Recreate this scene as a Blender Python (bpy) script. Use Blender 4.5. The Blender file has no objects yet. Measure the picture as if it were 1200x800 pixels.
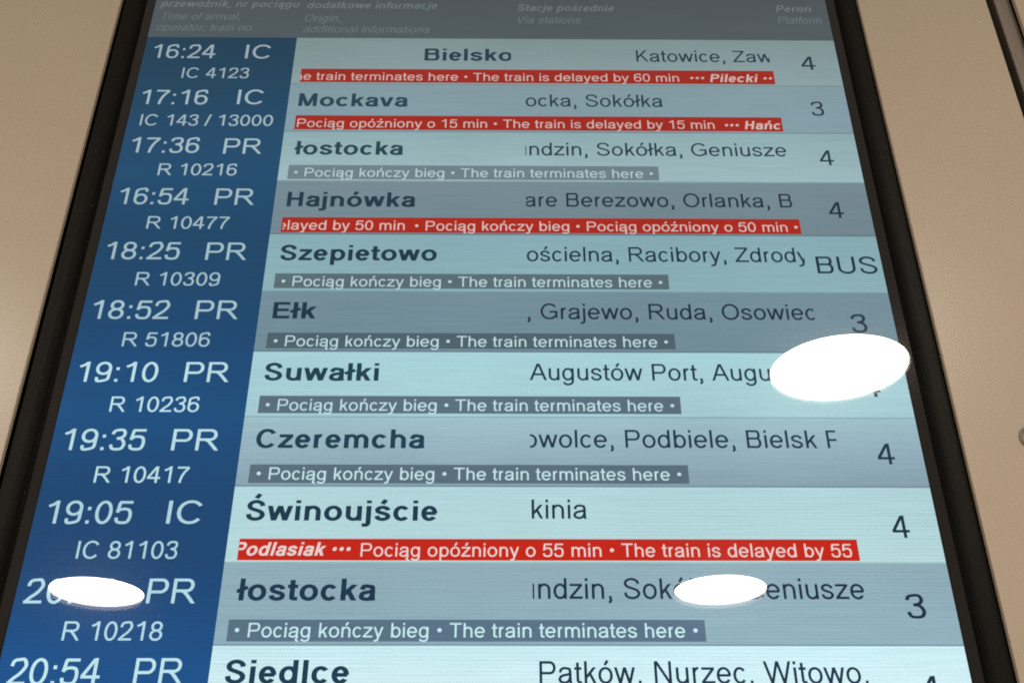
import bpy, bmesh, math, random
from mathutils import Matrix, Vector
random.seed(7)
sc = bpy.context.scene
COL = sc.collection

# ------------------------------------------------------------------ layout
# The display is 1080 x 1920 dots; U is one dot.  (u, v, d) = right, down, towards
# the viewer, measured on the real screen; the board leans forward by 2.9 degrees.
U = 0.000634
V_TOP, V_BOT = -164.0, 1756.0
BASE = V_BOT + 52
LEAN = Matrix.Translation((0, 0, 1.25)) @ Matrix.Rotation(math.radians(2.89), 4, 'X')
def P(u, v, d=0.0): return Vector(((u-540)*U, -d*U, (BASE-v)*U))
def W(u, v, d=0.0): return LEAN @ P(u, v, d)

# ------------------------------------------------------------------ camera
CAM_POS = (556.46, 1429.72, 1310.72)
CAM_ROT = ((0.999953, 0.002513, -0.009318), (0.003022, 0.835437, 0.549577), (0.009165, -0.54958, 0.835391))
cd = bpy.data.cameras.new('camera'); cd.sensor_width = 36; cd.lens = 36*1400/1200; cd.clip_start = .02; cd.clip_end = 200
cam = bpy.data.objects.new('camera', cd); COL.objects.link(cam); sc.camera = cam
ax = [Vector((r[0], r[2], -r[1])) for r in CAM_ROT]           # right, down, forward in board space
m3 = Matrix((ax[0], -ax[1], -ax[2])).transposed()
cam.matrix_world = LEAN @ Matrix.Translation(P(*CAM_POS)) @ m3.to_4x4()

# ------------------------------------------------------------------ light
AMBIENT = (0.37, 0.315, 0.26)
wd = bpy.data.worlds.new('World'); sc.world = wd; wd.use_nodes = True
bg = wd.node_tree.nodes['Background']; bg.inputs[0].default_value = (*AMBIENT, 1); bg.inputs[1].default_value = 1.0
LAMP_POWER = 85.0
sc.view_settings.view_transform = 'Standard'; sc.view_settings.look = 'None'
sc.view_settings.exposure = 0; sc.view_settings.gamma = 1
sc.cycles.use_denoising = False
sc.cycles.filter_width = 1.9
sc.cycles.max_bounces = 5
sc.cycles.sample_clamp_indirect = 4

# ------------------------------------------------------------------ helpers
def lin(c): return tuple((x/255/12.92 if x <= 10.3 else ((x/255+.055)/1.055)**2.4) for x in c)
def link(o, parent=None):
    COL.objects.link(o)
    if parent is not None: o.parent = parent
    return o
def mesh(name, V, F, mat, parent=None, smooth=False):
    me = bpy.data.meshes.new(name); me.from_pydata([tuple(v) for v in V], [], F); me.materials.append(mat)
    if smooth:
        for p in me.polygons: p.use_smooth = True
    me.update(); o = bpy.data.objects.new(name, me)
    return link(o, parent)
def tag(o, label, cat, group=None):
    o['label'] = label; o['category'] = cat
    if group: o['group'] = group
    return o
def node_mat(name):
    m = bpy.data.materials.new(name); m.use_nodes = True; n = m.node_tree.nodes; n.clear()
    return m, n, m.node_tree.links
def rect(name, u0, u1, v0, v1, d, mat, parent):
    return mesh(name, [P(u0, v1, d), P(u1, v1, d), P(u1, v0, d), P(u0, v0, d)], [(0, 1, 2, 3)], mat, parent)

VEIL = tuple(a*.042 for a in AMBIENT)
def gloss(n, l, shader):
    """polished display face: a mirror-like front plus the weak second reflection of its bonded, not quite parallel, layer"""
    tc = n.new('ShaderNodeNewGeometry')
    f = n.new('ShaderNodeFresnel'); f.inputs[0].default_value = 1.48
    g = n.new('ShaderNodeBsdfGlossy'); g.inputs['Roughness'].default_value = 0.0; g.inputs['Color'].default_value = (1, 1, 1, 1)
    mx = n.new('ShaderNodeMixShader'); l.new(f.outputs[0], mx.inputs[0]); l.new(shader, mx.inputs[1]); l.new(g.outputs[0], mx.inputs[2])
    va = n.new('ShaderNodeVectorMath'); va.operation = 'ADD'; va.inputs[1].default_value = (0.0004, 0, 0.0024)
    l.new(tc.outputs['Normal'], va.inputs[0])
    vn = n.new('ShaderNodeVectorMath'); vn.operation = 'NORMALIZE'; l.new(va.outputs[0], vn.inputs[0])
    g2 = n.new('ShaderNodeBsdfGlossy'); g2.inputs['Roughness'].default_value = 0.0; g2.inputs['Color'].default_value = (.0017, .0016, .0015, 1)
    l.new(vn.outputs[0], g2.inputs['Normal'])
    a2 = n.new('ShaderNodeAddShader'); l.new(mx.outputs[0], a2.inputs[0]); l.new(g2.outputs[0], a2.inputs[1])
    # added wide faint lobe: camera bloom halo round strong reflections
    g3 = n.new('ShaderNodeBsdfGlossy'); g3.inputs['Roughness'].default_value = .13; g3.inputs['Color'].default_value = (.0013, .0012, .0012, 1)
    a3 = n.new('ShaderNodeAddShader'); l.new(a2.outputs[0], a3.inputs[0]); l.new(g3.outputs[0], a3.inputs[1])
    return a3.outputs[0]

_sm = {}
def screen_mat(top, bot=None, kind='display'):
    """lit display pixels: colour at the top and bottom of the patch, with fine lines and camera moire painted in"""
    bot = bot or top; key = (tuple(top), tuple(bot), kind)
    if key in _sm: return _sm[key]
    m, n, l = node_mat('lit_'+kind)
    out = n.new('ShaderNodeOutputMaterial'); em = n.new('ShaderNodeEmission')
    ct = [max(.0015, a-b) for a, b in zip(lin(top), VEIL)]; cb = [max(.0015, a-b) for a, b in zip(lin(bot), VEIL)]
    tc = n.new('ShaderNodeTexCoord'); sx = n.new('ShaderNodeSeparateXYZ'); l.new(tc.outputs['Generated'], sx.inputs[0])
    mx = n.new('ShaderNodeMix'); mx.data_type = 'RGBA'; l.new(sx.outputs['Z'], mx.inputs[0])
    mx.inputs[6].default_value = (*cb, 1); mx.inputs[7].default_value = (*ct, 1)
    # pixel rows, grouped streaks and the camera's moire rings, painted into the brightness
    mp = n.new('ShaderNodeMapping'); mp.inputs['Scale'].default_value = (14, 1, 640); l.new(tc.outputs['Object'], mp.inputs[0])
    n1 = n.new('ShaderNodeTexNoise'); n1.inputs['Scale'].default_value = 1; n1.inputs['Detail'].default_value = 2; l.new(mp.outputs[0], n1.inputs['Vector'])
    n2 = n.new('ShaderNodeTexNoise'); n2.inputs['Scale'].default_value = 620; n2.inputs['Detail'].default_value = 2; l.new(tc.outputs['Object'], n2.inputs['Vector'])
    n3 = n.new('ShaderNodeTexNoise'); n3.inputs['Scale'].default_value = 5; n3.inputs['Detail'].default_value = 2; l.new(tc.outputs['Object'], n3.inputs['Vector'])
    mp2 = n.new('ShaderNodeMapping'); mp2.inputs['Location'].default_value = tuple(-c for c in P(900, 640)); l.new(tc.outputs['Object'], mp2.inputs[0])
    wv = n.new('ShaderNodeTexWave'); wv.wave_type = 'RINGS'; wv.rings_direction = 'SPHERICAL'; wv.inputs['Scale'].default_value = 165; wv.inputs['Distortion'].default_value = 1.5; wv.inputs['Detail'].default_value = 1
    l.new(mp2.outputs[0], wv.inputs['Vector'])
    def mul(s, k, c):
        a = n.new('ShaderNodeMath'); a.operation = 'MULTIPLY_ADD'; l.new(s, a.inputs[0]); a.inputs[1].default_value = k; a.inputs[2].default_value = c; return a.outputs[0]
    def add(a_, b_):
        a = n.new('ShaderNodeMath'); a.operation = 'ADD'; l.new(a_, a.inputs[0]); l.new(b_, a.inputs[1]); return a.outputs[0]
    s = add(add(mul(n1.outputs['Fac'], .26, 1-.13), mul(n2.outputs['Fac'], .22, -.11)), mul(n3.outputs['Fac'], .24, -.12))
    s = add(s, mul(wv.outputs['Fac'], .10, -.05))
    w2 = n.new('ShaderNodeTexWave'); w2.bands_direction = 'Z'; w2.inputs['Scale'].default_value = 118; w2.inputs['Distortion'].default_value = .6; w2.inputs['Detail'].default_value = 1
    l.new(tc.outputs['Object'], w2.inputs['Vector'])
    n4 = n.new('ShaderNodeTexNoise'); n4.inputs['Scale'].default_value = 4.3; n4.inputs['Detail'].default_value = 1; l.new(tc.outputs['Object'], n4.inputs['Vector'])
    pr = n.new('ShaderNodeMath'); pr.operation = 'MULTIPLY'; l.new(mul(w2.outputs['Fac'], .15, -.075), pr.inputs[0]); l.new(mul(n4.outputs['Fac'], 2.0, -.6), pr.inputs[1]); pr.use_clamp = False
    s = add(s, pr.outputs[0])
    l.new(s, em.inputs['Strength']); l.new(mx.outputs[2], em.inputs['Color'])
    l.new(gloss(n, l, em.outputs[0]), out.inputs[0]); _sm[key] = m
    return m

def solid_mat(name, col, rough=.4, bump=0.0, bscale=900, mottle=.0, spec=.5, speck=0.0):
    m, n, l = node_mat(name)
    out = n.new('ShaderNodeOutputMaterial'); b = n.new('ShaderNodeBsdfPrincipled')
    b.inputs['Base Color'].default_value = (*col, 1); b.inputs['Roughness'].default_value = rough; b.inputs['Specular IOR Level'].default_value = spec
    tc = n.new('ShaderNodeTexCoord')
    if mottle:
        z = n.new('ShaderNodeTexNoise'); z.inputs['Scale'].default_value = 9; z.inputs['Detail'].default_value = 5; l.new(tc.outputs['Object'], z.inputs['Vector'])
        mx = n.new('ShaderNodeMix'); mx.data_type = 'RGBA'; l.new(z.outputs['Fac'], mx.inputs[0])
        mx.inputs[6].default_value = (*[c*(1-mottle) for c in col], 1); mx.inputs[7].default_value = (*[c*(1+mottle) for c in col], 1)
        l.new(mx.outputs[2], b.inputs['Base Color'])
    if bump:
        z = n.new('ShaderNodeTexNoise'); z.inputs['Scale'].default_value = bscale; z.inputs['Detail'].default_value = 3; l.new(tc.outputs['Object'], z.inputs['Vector'])
        bp = n.new('ShaderNodeBump'); bp.inputs['Strength'].default_value = bump; bp.inputs['Distance'].default_value = .0004
        l.new(z.outputs['Fac'], bp.inputs['Height']); l.new(bp.outputs[0], b.inputs['Normal'])
    l.new(b.outputs[0], out.inputs[0]); return m

def bevel_box(name, u0, u1, v0, v1, d0, d1, r, mat, parent=None, seg=3):
    bm = bmesh.new(); bmesh.ops.create_cube(bm, size=1)
    for v in bm.verts:
        v.co = P(u0 if v.co.x < 0 else u1, v1 if v.co.z < 0 else v0, d1 if v.co.y < 0 else d0)
    bmesh.ops.bevel(bm, geom=list(bm.edges), offset=r*U, segments=seg, affect='EDGES', profile=.5)
    me = bpy.data.meshes.new(name); bm.to_mesh(me); bm.free(); me.materials.append(mat)
    return link(bpy.data.objects.new(name, me), parent)
def stand(o): o.matrix_world = LEAN; return o                   # things that share the board's lean

# ------------------------------------------------------------------ materials
PAINT = solid_mat('beige_powder_coat', (.525, .43, .33), rough=.26, bump=.05, bscale=1500, mottle=.04, spec=.15)
TRIM = solid_mat('grey_brown_trim', (.24, .20, .16), rough=.5, bump=.2, mottle=.08)
BEZEL = solid_mat('black_bezel_plastic', (.0075, .0055, .004), rough=.5, bump=.05, bscale=1200, mottle=.2, spec=.09)
VOID = solid_mat('dark_recess', (.012, .010, .008), rough=.9)
LOCKM = solid_mat('dull_lock_metal', (.3, .25, .175), rough=.42, bump=.1, mottle=.1)
m, n_, l_ = node_mat('black_glass_border'); o_ = n_.new('ShaderNodeOutputMaterial'); d_ = n_.new('ShaderNodeBsdfDiffuse'); d_.inputs[0].default_value = (.008, .006, .004, 1)
l_.new(gloss(n_, l_, d_.outputs[0]), o_.inputs[0]); BORDER = m
m, n_, l_ = node_mat('black_edge_shadow'); o_ = n_.new('ShaderNodeOutputMaterial'); d_ = n_.new('ShaderNodeBsdfDiffuse'); d_.inputs[0].default_value = (.001, .001, .001, 1)
l_.new(gloss(n_, l_, d_.outputs[0]), o_.inputs[0]); EDGE_SHADOW = m
LAMP = bpy.data.materials.new('lamp_diffuser'); LAMP.use_nodes = True; n_ = LAMP.node_tree.nodes; n_.clear()
o_ = n_.new('ShaderNodeOutputMaterial'); e_ = n_.new('ShaderNodeEmission'); e_.inputs[0].default_value = (1, .93, .82, 1); e_.inputs[1].default_value = LAMP_POWER
LAMP.node_tree.links.new(e_.outputs[0], o_.inputs[0])
RING = solid_mat('dark_lock_ring', (.19, .16, .12), rough=.5, bump=.1, mottle=.1)
WHITE = solid_mat('white_lamp_housing', (.8, .79, .76), rough=.4)

# ---------------------------------------------------------------- lettering
# A grotesque sans drawn stroke by stroke (1000 units to the em); every stroke
# becomes a flat ribbon of pen width w (upright) x t (level).
ADV_R = dict(zip("0123456789", [556]*10)); ADV_R.update({' ':278, ',':278, '.':278, ':':278, '/':278, '•':350,
 'A':667,'B':667,'C':722,'E':667,'G':778,'H':722,'I':278,'K':667,'M':833,'N':722,'O':778,'P':667,'R':722,'S':667,
 'T':611,'U':722,'V':667,'W':944,'Z':611,'a':556,'b':556,'c':500,'d':556,'e':556,'f':278,'g':556,'h':556,'i':222,
 'j':222,'k':500,'l':222,'m':833,'n':556,'o':556,'p':556,'r':333,'s':500,'t':278,'u':556,'v':500,'w':722,'y':500,'z':500,'~':60})
ADV_B = dict(ADV_R); ADV_B.update({':':333,'A':722,'B':722,'K':722,'b':611,'c':556,'d':611,'f':333,'g':611,'h':611,
 'i':278,'j':278,'k':556,'l':278,'m':889,'n':611,'o':611,'p':611,'r':389,'s':556,'t':333,'u':611,'v':556,'w':778,'y':556})
DIA = {'ą':'a','ę':'e','ł':'l','Ł':'L','ń':'n','ó':'o','ś':'s','Ś':'S','ź':'z','ż':'z'}

def glyph(ch, bold):
    """strokes of a glyph: list of (points, cap, closed); cap 'b' butt, 'h' level cut"""
    w, t = (149, 118) if bold else (93, 82)
    hx, hy = w/2, t/2
    base = DIA.get(ch, ch)
    A = (ADV_B if bold else ADV_R)[base]
    X, CAP, D = 519, 716, -210
    S = []
    def ln(*p, cap='b'): S.append((list(p), cap, False))
    def sp(*p, cap='b', n=7):
        p = list(p); q = [(2*p[0][0]-p[1][0], 2*p[0][1]-p[1][1])]+p+[(2*p[-1][0]-p[-2][0], 2*p[-1][1]-p[-2][1])]
        o = []
        for i in range(1, len(q)-2):
            a, b, c, d = q[i-1:i+3]
            for k in range(n):
                s = k/n
                o.append(tuple(.5*(2*b[j]+(c[j]-a[j])*s+(2*a[j]-5*b[j]+4*c[j]-d[j])*s*s+(3*b[j]-a[j]-3*c[j]+d[j])*s**3) for j in (0, 1)))
        o.append(p[-1]); S.append((o, cap, False))
    def ell(x0, x1, y0, y1, a0, a1, n=26):
        cx, cy, rx, ry = (x0+x1)/2, (y0+y1)/2, (x1-x0)/2-hx, (y1-y0)/2-hy
        o = []
        for k in range(n+1):
            a = math.radians(a0+(a1-a0)*k/n); c, s = math.cos(a), math.sin(a)
            o.append((cx+rx*math.copysign(abs(c)**.96, c), cy+ry*math.copysign(abs(s)**.96, s)))
        return o
    def arc(*a, pre=(), post=(), cap='b', n=26): S.append((list(pre)+ell(*a, n)+list(post), cap, False))
    def ring(x0, x1, y0, y1): S.append((ell(x0, x1, y0, y1, 0, 360, 36)[:-1], 'b', True))
    def stem(x, y0, y1): ln((x, y0), (x, y1))
    def bar(y, x0, x1): ln((x0, y), (x1, y))
    L = 70+hx if not bold else 66+hx          # centre of a left stem
    R = A-66-hx if not bold else A-62-hx
    r0, r1 = 36, A-38                          # outer sides of a round letter
    def arch(xa, xb, top=531):
        ry = 215 if not bold else 230
        arc(xa-hx, xb+hx, top-2*ry, top, 168, 0, post=[(xb, 0)])
    def dot(x): ln((x, 612), (x, 716))
    if base == 'o': ring(r0, r1, -12, 531)
    elif base in 'bp':
        stem(L, 0 if base == 'b' else D, CAP if base == 'b' else X); ring(L-hx, r1, -12, 531)
    elif base in 'dg':
        ring(r0, R+hx, -12, 531)
        if base == 'd': stem(R, 0, CAP)
        else: arc(r0+14-hx*.3, R+hx, D-12, 190, 0, -158, pre=[(R, X)])
    elif base == 'c': arc(r0, A-20, -12, 531, 38, 322)
    elif base == 'e':
        arc(r0, r1, -12, 531, 0, 325, n=34); bar(262, r0+hx*.8, r1-hx*.6)
    elif base == 'a':
        x = A-104-hx*.4 if not bold else A-96-hx*.4
        sp((52+hx, 352), (82+hx, 438), (158+hx*.6, 482-hy*.3+8), (268, 531-hy), (385, 512-hy), (x-14, 440), (x, 340), (x, 130), (x+12, 50), (x+28, 0))
        sp((x, 308), (x-80, 286), (230, 262), (120+hx*.3, 225), (36+hx, 140), (80+hx*.8, 45+hy*.5), (200+hx*.4, -12+hy), (310+hx*.3, 30+hy*.3), (x-30, 120), (x, 215))
    elif base in 'nh':
        stem(L, 0, CAP if base == 'h' else X); arch(L, R)
    elif base == 'm':
        m = (L+R)/2; stem(L, 0, X); arch(L, m); arch(m, R)
    elif base == 'u':
        stem(R, 0, X); ry = 215
        arc(L-hx, R+hx, -12, -12+2*ry, 180, 348, pre=[(L, X)])
    elif base == 'r':
        stem(L, 0, X); arc(L-hx, A+120, 60, 531, 165, 84 if not bold else 82)
    elif base == 'i': stem(A/2, 0, X); dot(A/2)
    elif base == 'l': stem(A/2, 0, CAP)
    elif base == '~': stem(A/2, 0, X)
    elif base == 'j':
        dot(A/2); ln((A/2, X), (A/2, -90), (A/2-12, -140+hy*.4), (A/2-52, D+hy), (-46, D+hy-2))
    elif base == 'k':
        stem(L, 0, CAP); ln((L, 170), (A-70-hx*.4, X), cap='h'); ln((L+140, 318), (A-30-hx, 0), cap='h')
    elif base in 'vy':
        m = A/2; e = 12+hx*1.1
        if base == 'v': ln((e, X), (m-hx*.15, 0), cap='h'); ln((A-e, X), (m+hx*.15, 0), cap='h')
        else:
            ln((e, X), (m, 0+hy*.3), cap='h')
            k = (m-(A-e))/X
            ln((A-e, X), (m+k*20, -20), (m+k*95, -125), (m+k*140-24, D+hy+14), (m+k*150-70, D+hy), (30+hx*.4, D+hy+4))
    elif base in 'wW':
        T = X if base == 'w' else CAP; e = 8+hx*1.05; q = A*.285; m = A/2
        ln((e, T), (q, 0), cap='h'); ln((m, T), (q, 0), cap='h'); ln((m, T), (A-q, 0), cap='h'); ln((A-e, T), (A-q, 0), cap='h')
    elif base in 'zZ':
        T = X if base == 'z' else CAP
        bar(T-hy, 40, A-34); bar(hy, 24, A-22); ln((A-44-hx*.9, T-t*.8), (30+hx*1.1, t*.8), cap='h')
    elif base in 'sS':
        T = 531 if base == 's' else 728; b = -12; l, r = 34+(16 if base == 'S' else 0)+hx, A-(38 if base == 's' else 48)-hx; h = T-b; m = (l+r)/2
        f = lambda u, v: (l+(r-l)*u, b+hy+(h-t)*v)
        sp(f(.96, .74), f(.87, .90), f(.52, 1), f(.16, .93), f(.03, .76), f(.17, .605), f(.52, .51), f(.86, .405), f(.995, .235), f(.83, .06), f(.47, 0), f(.12, .09), f(0, .29))
    elif base == 't':
        x = A*.46; ln((x, 670), (x, 110), (x+8, 62+hy*.3), (x+40, hy+2), (A-14, hy-2)); bar(X-hy, 16, A-18)
    elif base == 'f':
        x = A*.46; ln((x, 0), (x, 610), (x+10, 650), (x+48, 716-hy+6), (A+18, 716-hy+6)); bar(X-hy, 14, A-18)
    elif base == 'A':
        m = A/2; e = hx*1.05
        ln((e, 0), (m-hx*.2, CAP), cap='h'); ln((A-e, 0), (m+hx*.2, CAP), cap='h'); bar(248, A*.22, A*.78)
    elif base in 'BPR':
        x = 76+hx; stem(x, 0, CAP); r = A-(46 if base == 'P' else 78)
        if base == 'B':
            r = A-60
            arc(r-300, r-22, 340, CAP, 90, -90, pre=[(x, CAP-hy)], post=[(x, 340+hy)])
            arc(r-330, r, 0, 340+t, 90, -90, pre=[(x, 340+hy)], post=[(x, hy)])
        else:
            y = 288 if base == 'P' else 320
            arc(r-400, r, y, CAP, 90, -90, pre=[(x, CAP-hy)], post=[(x, y+hy)])
            if base == 'R': sp((x+200, y+hy), (x+290, y-10), (A-170, 150), (A-16-hx*.9, 0), cap='h')
    elif base == 'C': arc(44, A-26, -12, 728, 36, 322, n=34)
    elif base == 'G':
        arc(44, A-36, -12, 728, 38, 318, n=34, post=[(A-62-hx, 110), (A-62-hx, 378)]); bar(378-hy, A*.52, A-62)
    elif base == 'O': ring(44, A-44, -12, 728)
    elif base == 'E':
        x = 78+hx; stem(x, 0, CAP); bar(CAP-hy, x, A-54); bar(372, x, A-84); bar(hy, x, A-40)
    elif base == 'H':
        stem(80+hx, 0, CAP); stem(A-80-hx, 0, CAP); bar(375, 80+hx, A-80-hx)
    elif base == 'I': stem(A/2, 0, CAP)
    elif base == 'K':
        x = 74+hx; stem(x, 0, CAP); ln((x, 215), (A-90-hx, CAP), cap='h'); ln((x+180, 418), (A-24-hx, 0), cap='h')
    elif base == 'L': x = 74+hx; stem(x, 0, CAP); bar(hy, x, A-36)
    elif base == 'M':
        stem(72+hx, 0, CAP); stem(A-72-hx, 0, CAP); ln((74+hx*1.2, CAP), (A/2, 0), cap='h'); ln((A-74-hx*1.2, CAP), (A/2, 0), cap='h')
    elif base == 'N':
        stem(76+hx, 0, CAP); stem(A-76-hx, 0, CAP); ln((78+hx*1.2, CAP), (A-78-hx*1.2, 0), cap='h')
    elif base == 'T': stem(A/2, 0, CAP); bar(CAP-hy, 22, A-22)
    elif base == 'U': arc(78, A-78, -12, 480, 180, 360, pre=[(78+hx, CAP)], post=[(A-78-hx, CAP)])
    elif base == 'V': ln((4+hx, CAP), (A/2-hx*.15, 0), cap='h'); ln((A-4-hx, CAP), (A/2+hx*.15, 0), cap='h')
    elif base == '0': ring(42, A-42, -12, 718)
    elif base == '1': stem(330+hx*.4, 0, 716); ln((330+hx*.2, 690), (245, 600), (112, 540), cap='b')
    elif base == '2':
        sp((44+hx, 500), (70+hx, 610), (170, 660), (280, 718-hy), (395, 675), (A-46-hx, 540), (A-80-hx, 425), (330, 290), (190, 170), (80, hy+6)); bar(hy, 32, A-46)
    elif base == '3':
        sp((48+hx, 535), (100+hx, 640), (265, 718-hy), (400, 665), (448, 545), (390, 435), (235, 385))
        sp((235, 392), (380, 365), (A-46-hx, 215), (410, 62), (265, -12+hy), (110+hx*.6, 60), (42+hx, 185))
    elif base == '4':
        stem(378, 0, 716); bar(210, 22, A-26); ln((345, 690), (60, 225), cap='b')
    elif base == '5':
        bar(706-hy, 120, A-62); ln((128+hx*.3, 706-hy), (70+hx*.6, 345))
        sp((58+hx*.7, 350), (140, 420), (270, 468-hy*.3), (420, 415), (A-44-hx, 235), (410, 60), (260, -12+hy), (100+hx*.6, 65), (38+hx, 185))
    elif base in '69':
        k = len(S)
        ring(42, A-42, -12, 462)
        sp((42+hx, 240), (50+hx, 420), (120, 610), (290, 718-hy), (420, 670), (A-60-hx, 545))
        if base == '9': S[k:] = [([(A-x, 706-y) for x, y in p], c, cl) for p, c, cl in S[k:]]
    elif base == '7':
        bar(706-hy, 46, A-46); sp((A-70, 690-hy), (340, 460), (240, 230), (200, 0))
    elif base == '8': ring(42, A-42, -12, 412); ring(68, A-68, 412-t, 718)
    elif base in ',.':
        ln((A/2, 0), (A/2, 100))
        if base == ',': ln((A/2+hx*.5, 8), (A/2+hx*.3, -60), (A/2-hx*.8, -140))
    elif base == ':': ln((A/2, 0), (A/2, 100)); ln((A/2, 418), (A/2, 519))
    elif base == '/': ln((hx*.8, -12), (A-hx*.8, 728), cap='h')
    elif base == '•':
        r = 105; c = A/2; S.append(([(c+(r-hx)*math.cos(a*math.pi/9), 355+(r-hy)*math.sin(a*math.pi/9)) for a in range(18)], 'b', True))
        if not bold: ln((c-hx, 355), (c+hx, 355))
    # marks
    if ch in 'ńóśźŚ':
        y = 0 if ch != 'Ś' else 198
        ln((A/2-22, 588+y), (A/2+82, 738+y), cap='b')
    if ch == 'ż': ln((A/2, 612), (A/2, 716))
    if ch in 'łŁ': x = A/2 if ch == 'ł' else 74+hx; ln((x-90-hx, 285), (x+90+hx, 430))
    if ch in 'ąę':
        x = A-100 if ch == 'ą' else A*.55
        sp((x+10, 10), (x-45, -70), (x-40, -150), (x+10, -178), (x+60, -165))
    return S, A, hx, hy

def ribbon(pts, cap, closed, hx, hy):
    P = [(x/hx, y/hy) for x, y in pts]; n = len(P); Lp, Rp = [], []
    def unit(a, b):
        dx, dy = b[0]-a[0], b[1]-a[1]; l = math.hypot(dx, dy) or 1; return dx/l, dy/l
    for i in range(n):
        d0 = unit(P[i-1], P[i]) if i > 0 or closed else None
        d1 = unit(P[i], P[(i+1) % n]) if i < n-1 or closed else None
        if d0 is None or d1 is None:
            d = d1 or d0
            if cap == 'h' and abs(d[1]) > .2: o = (-1/d[1], 0)
            else: o = (-d[1], d[0])
        else:
            bx, by = -(d0[1]+d1[1]), d0[0]+d1[0]; l = math.hypot(bx, by) or 1; bx, by = bx/l, by/l
            c = max(.4, bx*-d0[1]+by*d0[0]); o = (bx/c, by/c)
        Lp.append(((P[i][0]+o[0])*hx, (P[i][1]+o[1])*hy)); Rp.append(((P[i][0]-o[0])*hx, (P[i][1]-o[1])*hy))
    return Lp, Rp

_cache = {}
def glyph_quads(ch, bold):
    if (ch, bold) not in _cache:
        S, A, hx, hy = glyph(ch, bold); Q = []
        for si, (p, cap, cl) in enumerate(S):
            a, b = ribbon(p, cap, cl, hx, hy)
            m = len(p) if cl else len(p)-1
            for i in range(m):
                j = (i+1) % len(p); Q.append((si, (a[i], b[i], b[j], a[j])))
        _cache[(ch, bold)] = (Q, A)
    return _cache[(ch, bold)]

def layout(s, bold, italic=0.0):
    """quads of a line of text in em/1000 units, and the ink extent of each character"""
    x, out, ext = 0, [], []
    for ch in s:
        if ch == ' ': x += 278; ext.append(None); continue
        Q, A = glyph_quads(ch, bold); lo, hi = 1e9, -1e9
        for si, q in Q:
            qq = tuple((px+x+italic*py, py) for px, py in q)
            lo = min(lo, min(p[0] for p in qq)); hi = max(hi, max(p[0] for p in qq)); out.append((si, qq))
        ext.append((lo, hi)); x += A
    return out, ext

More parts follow.
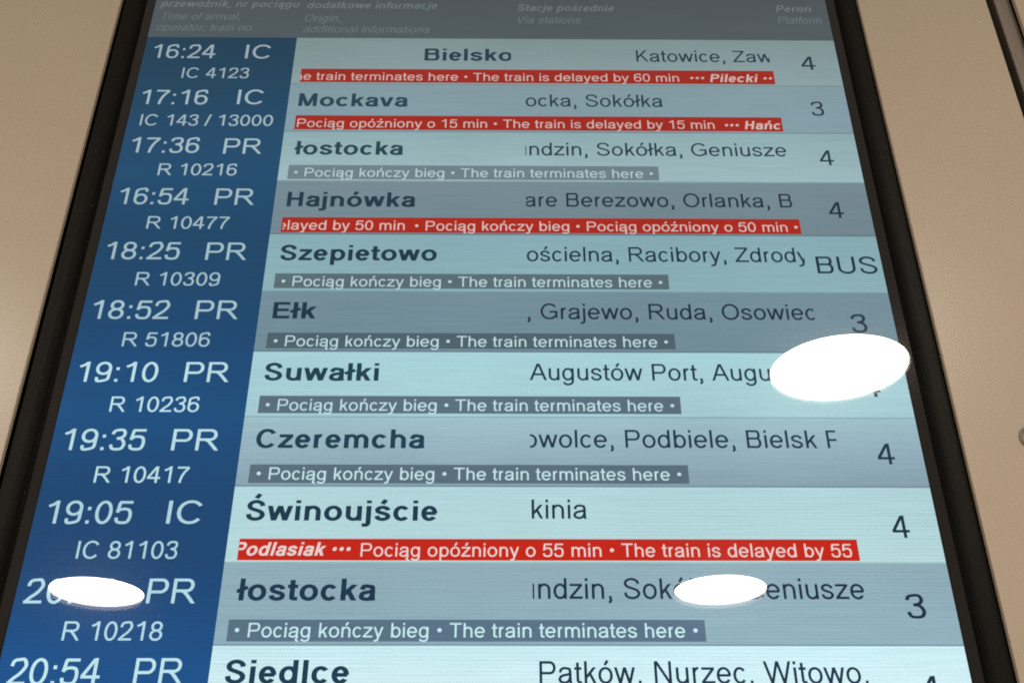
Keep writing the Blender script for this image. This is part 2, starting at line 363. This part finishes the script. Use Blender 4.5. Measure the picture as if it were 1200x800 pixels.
# ------------------------------------------------------------------ what the screen shows
# (row, part, style, words, first and last fitted letter, left, right, baseline, cut at left, cut at right)
ROW_V = [-2.3, 99.0, 196.8, 292.9, 390.1, 488.5, 584.4, 682.4, 778.9, 878.1, 976.7, 1073.2]
TEXTS = [
 (0, 'arrival_time', 'time', '16:24', 0, 4, 14.2, 111.0, 44.6, None, None),
 (1, 'arrival_time', 'time', '17:16', 0, 4, 12.2, 112.4, 142.9, None, None),
 (2, 'arrival_time', 'time', '17:36', 0, 4, 13.3, 113.4, 240.1, None, None),
 (3, 'arrival_time', 'time', '16:54', 0, 4, 13.3, 112.3, 337.4, None, None),
 (4, 'arrival_time', 'time', '18:25', 0, 4, 12.7, 114.1, 434.9, None, None),
 (5, 'arrival_time', 'time', '18:52', 0, 4, 12.6, 114.8, 533.7, None, None),
 (6, 'arrival_time', 'time', '19:10', 0, 4, 13.0, 115.3, 631.1, None, None),
 (7, 'arrival_time', 'time', '19:35', 0, 4, 14.0, 115.4, 729.8, None, None),
 (8, 'arrival_time', 'time', '19:05', 0, 4, 14.5, 116.0, 828.4, None, None),
 (9, 'arrival_time', 'time', '20:10', 0, 4, 10.6, 116.4, 927.6, None, None),
 (10, 'arrival_time', 'time', '20:54', 0, 4, 12.6, 114.0, 1021.2, None, None),
 (0, 'operator_code', 'time', 'IC', 0, 1, 157.6, 196.2, 44.5, None, None),
 (1, 'operator_code', 'time', 'IC', 0, 1, 157.2, 195.7, 142.0, None, None),
 (2, 'operator_code', 'time', 'PR', 0, 1, 149.3, 205.2, 241.5, None, None),
 (3, 'operator_code', 'time', 'PR', 0, 1, 149.4, 205.6, 337.9, None, None),
 (4, 'operator_code', 'time', 'PR', 0, 1, 150.1, 206.4, 435.5, None, None),
 (5, 'operator_code', 'time', 'PR', 0, 1, 149.8, 206.9, 533.6, None, None),
 (6, 'operator_code', 'time', 'PR', 0, 1, 149.9, 207.3, 631.1, None, None),
 (7, 'operator_code', 'time', 'PR', 0, 1, 148.8, 207.3, 730.0, None, None),
 (8, 'operator_code', 'time', 'IC', 0, 1, 158.1, 198.6, 828.2, None, None),
 (9, 'operator_code', 'time', 'PR', 0, 1, 150.7, 206.8, 927.4, None, None),
 (10, 'operator_code', 'time', 'PR', 0, 1, 151.5, 206.1, 1021.2, None, None),
 (0, 'train_number', 'num', 'IC 4123', 0, 6, 65.8, 168.3, 87.5, None, None),
 (1, 'train_number', 'num', 'IC 143 / 13000', 0, 13, 18.5, 215.5, 186.2, None, None),
 (2, 'train_number', 'num', 'R 10216', 0, 6, 60.7, 173.9, 283.2, None, None),
 (3, 'train_number', 'num', 'R 10477', 0, 6, 60.6, 175.4, 381.4, None, None),
 (4, 'train_number', 'num', 'R 10309', 0, 6, 61.5, 175.2, 479.0, None, None),
 (5, 'train_number', 'num', 'R 51806', 0, 6, 61.1, 175.2, 577.1, None, None),
 (6, 'train_number', 'num', 'R 10236', 0, 6, 62.8, 175.0, 675.3, None, None),
 (7, 'train_number', 'num', 'R 10417', 0, 6, 61.9, 176.3, 774.4, None, None),
 (8, 'train_number', 'num', 'IC 81103', 0, 7, 59.7, 177.4, 872.8, None, None),
 (9, 'train_number', 'num', 'R 10218', 0, 6, 63.2, 175.4, 971.0, None, None),
 (0, 'origin_name', 'orig', 'Bielsko', 0, 5, 436.2, 549.6, 47.3, None, 570.8),
 (1, 'origin_name', 'orig', 'Mockava', 0, 6, 250.0, 414.7, 145.4, None, None),
 (2, 'origin_name', 'orig', 'łostocka', 0, 7, 250.8, 412.4, 242.5, 253.0, None),
 (3, 'origin_name', 'orig', 'Hajnówka', 0, 7, 252.1, 434.4, 340.2, None, None),
 (4, 'origin_name', 'orig', 'Szepietowo', 0, 9, 252.5, 467.7, 435.7, None, None),
 (5, 'origin_name', 'orig', 'Ełk', 0, 2, 252.7, 310.4, 532.3, None, None),
 (6, 'origin_name', 'orig', 'Suwałki', 0, 6, 252.2, 399.0, 628.6, None, None),
 (7, 'origin_name', 'orig', 'Czeremcha', 0, 8, 252.5, 462.2, 726.3, None, None),
 (8, 'origin_name', 'orig', 'Świnoujście', 0, 10, 251.9, 480.8, 824.0, None, None),
 (9, 'origin_name', 'orig', 'łostocka', 0, 7, 250.9, 413.2, 923.8, 252.8, None),
 (10, 'origin_name', 'orig', 'Siedlce', 0, 6, 252.0, 389.1, 1019.7, None, None),
 (0, 'via_stations', 'via', 'Katowice, Zaw', 0, 11, 765.4, 952.6, 47.3, None, 973.4),
 (1, 'via_stations', 'via', 'ocka, Sokółka', 0, 12, 592.5, 799.6, 143.8, None, None),
 (2, 'via_stations', 'via', 'undzin, Sokółka, Geniusze', 1, 24, 597.2, 974.9, 242.2, 591.3, None),
 (3, 'via_stations', 'via', 'are Berezowo, Orlanka, B', 0, 23, 589.6, 970.5, 338.8, 591.4, None),
 (4, 'via_stations', 'via', 'ościelna, Racibory, Zdrody', 0, 24, 591.5, 962.3, 436.0, None, 974.5),
 (5, 'via_stations', 'via', ', Grajewo, Ruda, Osowiec', 0, 22, 591.0, 960.4, 532.0, None, 974.7),
 (6, 'via_stations', 'via', 'Augustów Port, Augustów', 0, 18, 593.4, 904.4, 627.1, None, 973.4),
 (7, 'via_stations', 'via', 'owolce, Podbiele, Bielsk P', 0, 23, 585.3, 950.6, 724.9, 592.7, 975.8),
 (8, 'via_stations', 'via', 'kinia', 0, 4, 593.4, 659.8, 821.0, None, None),
 (9, 'via_stations', 'via', 'undzin, Sokółka, Geniusze', 1, 24, 600.2, 977.7, 921.4, 593.8, None),
 (10, 'via_stations', 'via', 'Patków, Nurzec, Witowo,', 0, 22, 600.2, 966.0, 1019.5, None, None),
 (0, 'platform_number', 'plat', '4', 0, 0, 1021.5, 1043.6, 63.2, None, None),
 (1, 'platform_number', 'plat', '3', 0, 0, 1023.3, 1042.6, 160.1, None, None),
 (2, 'platform_number', 'plat', '4', 0, 0, 1021.9, 1042.6, 258.8, None, None),
 (3, 'platform_number', 'plat', '4', 0, 0, 1020.9, 1041.8, 357.4, None, None),
 (4, 'platform_number', 'plat', 'BUS', 0, 2, 989.7, 1072.9, 454.9, None, None),
 (5, 'platform_number', 'plat', '3', 0, 0, 1021.7, 1042.9, 551.6, None, None),
 (6, 'platform_number', 'plat', '4', 0, 0, 1020.1, 1043.1, 650.7, None, None),
 (7, 'platform_number', 'plat', '4', 0, 0, 1023.2, 1044.4, 747.3, None, None),
 (8, 'platform_number', 'plat', '4', 0, 0, 1024.0, 1044.8, 845.1, None, None),
 (9, 'platform_number', 'plat', '3', 0, 0, 1022.7, 1044.9, 944.2, None, None),
 (10, 'platform_number', 'plat', '4', 0, 0, 1021.9, 1044.5, 1039.7, None, None),
 (0, 'notice_text', 'msg', 'he train terminates here • The train is delayed by 60 min', 1, 56, 252.5, 828.7, 90.6, 247.9, None),
 (0, 'notice_text', 'msgb', '••• Pilecki •••', 0, 10, 846.2, 951.1, 90.7, None, 973.7),
 (1, 'notice_text', 'msg', 'Pociąg opóźniony o 15 min • The train is delayed by 15 min', 0, 57, 252.0, 874.0, 188.2, None, None),
 (1, 'notice_text', 'msgb', '••• Hańc', 0, 6, 889.7, 960.4, 188.7, None, 974.0),
 (2, 'notice_text', 'msg', '• Pociąg kończy bieg • The train terminates here •', 0, 49, 257.1, 775.8, 284.9, None, None),
 (3, 'notice_text', 'msg', 'elayed by 50 min', 1, 15, 257.6, 421.1, 382.3, 250.8, None),
 (3, 'notice_text', 'msg', '• Pociąg kończy bieg • Pociąg opóźniony o 50 min •', 0, 47, 435.4, 957.9, 382.8, None, 974.3),
 (4, 'notice_text', 'msg', '• Pociąg kończy bieg • The train terminates here •', 0, 49, 258.9, 775.4, 479.5, None, None),
 (5, 'notice_text', 'msg', '• Pociąg kończy bieg • The train terminates here •', 0, 49, 258.6, 775.9, 576.2, None, None),
 (6, 'notice_text', 'msg', '• Pociąg kończy bieg • The train terminates here •', 0, 49, 258.9, 776.7, 672.9, None, None),
 (7, 'notice_text', 'msg', '• Pociąg kończy bieg • The train terminates here •', 0, 49, 258.5, 777.8, 769.9, None, None),
 (8, 'notice_text', 'msgb', 'Podlasiak •••', 1, 8, 258.4, 351.6, 868.7, 248.9, None),
 (8, 'notice_text', 'msg', 'Pociąg opóźniony o 55 min • The train is delayed by 55', 0, 53, 392.2, 971.1, 869.7, None, None),
 (9, 'notice_text', 'msg', '• Pociąg kończy bieg • The train terminates here •', 0, 49, 256.4, 780.6, 967.2, None, None),
 (-1, 'heading', 'hdrb', 'przewoźnik, nr pociągu', 0, 21, 8.1, 231.5, -71.7, None, None),
 (-1, 'heading', 'hdr', 'Time of arrival,', 0, 15, 14.9, 139.5, -41.9, None, None),
 (-1, 'heading', 'hdr', 'operator, train no.', 0, 18, 11.3, 164.1, -16.4, None, None),
 (-1, 'heading', 'hdrb', 'dodatkowe informacje', 0, 19, 243.5, 452.6, -69.9, None, None),
 (-1, 'heading', 'hdr', 'Origin,', 0, 6, 242.7, 299.6, -39.4, None, None),
 (-1, 'heading', 'hdr', 'additional informations', 0, 22, 242.7, 442.5, -13.8, None, None),
 (-1, 'heading', 'hdrb', 'Stacje pośrednie', 0, 15, 581.6, 736.9, -66.3, None, None),
 (-1, 'heading', 'hdr', 'Via stations', 0, 11, 581.5, 682.0, -37.5, None, None),
 (-1, 'heading', 'hdrb', 'Peron', 0, 4, 997.2, 1054.4, -67.0, None, None),
 (-1, 'heading', 'hdr', 'Platform', 0, 7, 997.3, 1067.6, -40.0, None, None),
]
NOTICES = [(0, 247.6, 976.1, 66.0, 94.8, 'red'), (1, 248.5, 975.9, 164.0, 192.7, 'red'), (2, 248.0, 784.2, 262.4, 289.2, 'grey'), (3, 248.6, 976.7, 359.7, 386.6, 'red'), (4, 249.1, 784.2, 457.8, 482.7, 'grey'), (5, 249.4, 785.2, 554.8, 579.2, 'grey'), (6, 249.9, 785.0, 651.1, 676.6, 'grey'), (7, 249.3, 786.8, 748.9, 774.3, 'grey'), (8, 248.4, 979.3, 847.3, 874.4, 'red'), (9, 248.3, 789.4, 946.4, 971.9, 'grey')]

# ------------------------------------------------------------------ wall the board is set into
wall = stand(bevel_box('wall', -1500, 2600, -900, 2100, -150, -90, 4, VOID)); wall['kind'] = 'structure'

def panel(u0, u1, label):
    o = stand(bevel_box('wall_panel', u0, u1, -700, 2000, 11, 20, 1.6, PAINT, seg=4))
    return tag(o, label, 'wall panel', 'beige metal wall panels')
panel(-1100, -47.5, 'beige painted metal panel along the board\'s blue time column')
panel_b = panel(1125.2, 1331, 'beige painted metal panel between the board and the dark joint')
panel(1376.8, 2300, 'sliver of beige metal panel beyond the grey-brown joint strip')
tag(stand(bevel_box('joint_strip', 1354, 1380, -700, 2000, -24, 3, 2, TRIM)), 'grey-brown recessed strip in the joint between two beige panels', 'trim strip')

# lock let into the panel
def lathe(name, u, v, prof, mat, parent, n=40):
    V, F = [], []
    for r, d in prof:
        for k in range(n):
            a = 2*math.pi*k/n; V.append(P(u+r*math.cos(a), v+r*math.sin(a), d))
    for i in range(len(prof)-1):
        for k in range(n):
            F.append((i*n+k, i*n+(k+1) % n, (i+1)*n+(k+1) % n, (i+1)*n+k))
    F.append(tuple((len(prof)-1)*n+k for k in range(n)))
    return mesh(name, V, F, mat, parent)
lk = lathe('lock', 1212, 721, [(16.5, 19), (16.5, 21.2), (15.5, 22), (13.2, 22), (12.6, 20.8)], RING, panel_b)
lathe('lock_barrel', 1213, 724, [(15, 20.6), (15, 22.2), (13.5, 24), (8, 25)], LOCKM, lk)

# ------------------------------------------------------------------ the board
board = bpy.data.objects.new('arrivals_board', None); COL.objects.link(board); board.matrix_world = LEAN
board.empty_display_size = .2
tag(board, 'tall lit train arrivals board with a blue time column in a black bezel', 'information board')

# bezel: one mitred frame swept round the glass
prof = [(15.5, -1), (16.5, 6), (18.5, 11), (21.5, 14), (26, 15), (38, 15.4), (41, 15), (43, 13), (44, 9), (44.3, -40)]
corners = [(0, V_TOP, -1, -1), (1080, V_TOP, 1, -1), (1080, V_BOT, 1, 1), (0, V_BOT, -1, 1)]
V = [P(u+o*sx, v+o*sy, d) for u, v, sx, sy in corners for o, d in prof]
k = len(prof); F = [(c*k+i, c*k+i+1, ((c+1) % 4)*k+i+1, ((c+1) % 4)*k+i) for c in range(4) for i in range(k-1)]
bz = mesh('bezel', V, F, BEZEL, board)
bm = bmesh.new(); bm.from_mesh(bz.data); bmesh.ops.recalc_face_normals(bm, faces=bm.faces); bm.to_mesh(bz.data); bm.free()
# printed black border of the display glass
o1, o2 = 2.2, 17
V = [P(u+o*sx, v+o*sy, 0.3) for u, v, sx, sy in corners for o in (o1, o2)]
mesh('glass_border', V, [(c*2, ((c+1) % 4)*2, ((c+1) % 4)*2+1, c*2+1) for c in range(4)], BORDER, board)
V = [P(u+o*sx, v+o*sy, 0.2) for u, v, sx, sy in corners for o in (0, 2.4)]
mesh('edge_shadow', V, [(c*2, ((c+1) % 4)*2, ((c+1) % 4)*2+1, c*2+1) for c in range(4)], EDGE_SHADOW, board)  # black line painted in for the bezel's shadow along the screen edge
rect('screen', -1, 1081, V_TOP-1, V_BOT+1, -0.6, screen_mat((120, 150, 160)), board)

def mixc(a, b, t): return tuple(x+(y-x)*t for x, y in zip(a, b))
GREY = {2: (112, 132, 138), 4: (92, 112, 119), 5: (82, 101, 111), 6: (92, 114, 126), 7: (92, 112, 126), 9: (94, 118, 138)}
STYLE = dict(time=(False, 0, 30.0), num=(False, 0, 22.2), orig=(True, 0, 26.6), via=(False, 0, 25.2), plat=(False, 0, 29.0),
             msg=(False, 0, 16.9), msgb=(True, .2, 16.9), hdr=(False, .21, 16.2), hdrb=(True, .21, 15.6))
NAMES = dict(hdr='heading', hdrb='heading')
def text(name, style, s, i, j, u0, u1, v, c0, c1, d, mat, parent):
    bold, it, cap = STYLE[style]
    Q, ext = layout(s, bold, it)
    k = (u1-u0)/(ext[j][1]-ext[i][0]); ky = cap/716; x0 = u0-ext[i][0]*k
    bm = bmesh.new()
    for si, q in Q:
        vs = [bm.verts.new(P(x0+x*k, v-y*ky, d+si*.03)) for x, y in q]
        f = bm.faces.new(vs)
    bmesh.ops.recalc_face_normals(bm, faces=bm.faces)
    for f in bm.faces:
        if f.normal.y > 0: f.normal_flip()
    for c, sgn in ((c0, -1), (c1, 1)):
        if c is None: continue
        bmesh.ops.bisect_plane(bm, geom=bm.verts[:]+bm.edges[:]+bm.faces[:], plane_co=P(c, 0, 0), plane_no=(sgn, 0, 0), clear_outer=True)
    me = bpy.data.meshes.new(name); bm.to_mesh(me); bm.free(); me.materials.append(mat)
    return link(bpy.data.objects.new(name, me), parent)

hd = rect('header_band', 0, 1080, V_TOP, ROW_V[0], 0, screen_mat((76, 82, 86), (82, 93, 97)), board)
# row colour with camera flicker bands painted in (top, bottom), blue cell (top, bottom), pale text, dark text
ROWS = [
 ((127, 148, 150), (141, 163, 165), (35, 63, 82), (38, 71, 97), (158, 178, 186), (44, 68, 82)),
 ((132, 156, 164), (134, 160, 170), (37, 73, 97), (40, 77, 107), (166, 188, 194), (46, 72, 89)),
 ((145, 175, 180), (161, 190, 195), (39, 79, 112), (39, 81, 117), (168, 192, 200), (46, 74, 87)),
 ((120, 141, 150), (116, 137, 146), (36, 76, 110), (34, 74, 106), (162, 188, 196), (40, 64, 78)),
 ((138, 175, 184), (142, 179, 186), (32, 73, 105), (32, 74, 109), (162, 190, 200), (38, 64, 78)),
 ((118, 145, 157), (116, 143, 154), (31, 73, 110), (29, 73, 111), (166, 196, 206), (36, 62, 78)),
 ((171, 214, 221), (169, 208, 214), (28, 81, 129), (28, 84, 129), (190, 226, 234), (40, 72, 89)),
 ((161, 194, 204), (139, 164, 178), (27, 81, 130), (29, 76, 119), (188, 224, 232), (38, 70, 91)),
 ((179, 216, 221), (185, 220, 223), (29, 73, 114), (29, 74, 117), (178, 214, 226), (32, 64, 84)),
 ((147, 176, 188), (147, 178, 192), (28, 74, 118), (25, 81, 133), (184, 224, 236), (30, 62, 86)),
 ((204, 240, 247), (223, 246, 248), (24, 86, 142), (23, 90, 150), (196, 236, 244), (34, 68, 91)),
 ((172, 207, 217), (172, 207, 217), (24, 86, 143), (22, 86, 143), (196, 236, 244), (34, 68, 91)),
]
rows = []
for i in range(11):
    top, bot, bt, bb_, pale, dark = ROWS[i]
    r = rect('timetable_row', 0, 1080, ROW_V[i], ROW_V[i+1], 0, screen_mat(top, bot), board)
    prev, nxt = ROWS[max(i-1, 0)][3], ROWS[i+1][2]
    rect('time_cell', 0, 234.2, ROW_V[i], ROW_V[i+1], .25, screen_mat(mixc(bt, prev, .42), mixc(bb_, nxt, .42)), r)
    rect('row_rule', 234.2, 1080, ROW_V[i+1]-1.7, ROW_V[i+1], .2, screen_mat(mixc(bot, (20, 50, 60), .22)), r)
    rows.append(r)
for i, u0, u1, v0, v1, c in NOTICES:
    t = i/9
    red = screen_mat(mixc((160, 45, 37), (204, 42, 26), t))
    grey = screen_mat(GREY.get(i, (100, 120, 130)))
    rect('notice_strip', u0, u1, v0, v1, .25, red if c == 'red' else grey, rows[i])
for row, name, style, s, i, j, u0, u1, v, c0, c1 in TEXTS:
    if row < 0:
        text(name, style, s, i, j, u0, u1, v, c0, c1, .5, screen_mat((106, 118, 120)), hd); continue
    pale, dark = ROWS[row][4:6]
    if style in ('time', 'num'): col = pale
    elif style in ('msg', 'msgb'):
        isred = NOTICES[row][5] == 'red'
        col = mixc((204, 180, 172), (238, 216, 212), row/9) if isred else mixc((174, 198, 202), (204, 240, 246), row/9)
    else: col = mixc(dark, (0, 0, 0), .16 if style in ('via', 'plat') else .05)
    text(name, style, s, i, j, u0, u1, v, c0, c1, .5, screen_mat(col), rows[row])

# ------------------------------------------------------------------ the ceiling lamps mirrored in the glass
def lamp(x, v, y, label):
    """round surface-mounted ceiling lamp hanging level; x from the board's left edge, v down, y out from the board, in metres"""
    e = bpy.data.objects.new('ceiling_lamp', None); COL.objects.link(e)
    e.location = LEAN @ Vector((x-540*U, -y, BASE*U-v)); e.empty_display_size = .1
    n, R = 64, .1506
    V = [(R*math.cos(2*math.pi*k/n), R*math.sin(2*math.pi*k/n), 0) for k in range(n)]
    mesh('diffuser', V, [tuple(reversed(range(n)))], LAMP, e)
    V, F = [], []
    pr = [(R+.0005, .004), (R+.0005, -.004), (R+.004, -.006), (R+.010, -.004), (R+.012, .045), (0.02, .05)]
    for r, z in pr: V += [(r*math.cos(2*math.pi*k/n), r*math.sin(2*math.pi*k/n), z) for k in range(n)]
    F = [(i*n+k, i*n+(k+1) % n, (i+1)*n+(k+1) % n, (i+1)*n+k) for i in range(len(pr)-1) for k in range(n)]+[tuple((len(pr)-1)*n+k for k in range(n))]
    mesh('housing', V, F, WHITE, e)
    return tag(e, label, 'ceiling lamp', 'round ceiling lamps mirrored in the board')
lamp(1.1083, -.5119, 1.4262, 'lit round ceiling lamp mirrored largest, over the board\'s platform column')
lamp(1.0837, -.5879, 2.9319, 'lit round ceiling lamp mirrored small over the word Geniusze, second row from bottom')
lamp(-.9822, -.5813, 2.9388, 'lit round ceiling lamp mirrored small over the blue time column')
lamp(-.872, -.5056, 1.4332, 'lit round ceiling lamp whose soft sheen shows on the beige panel beside the time column')
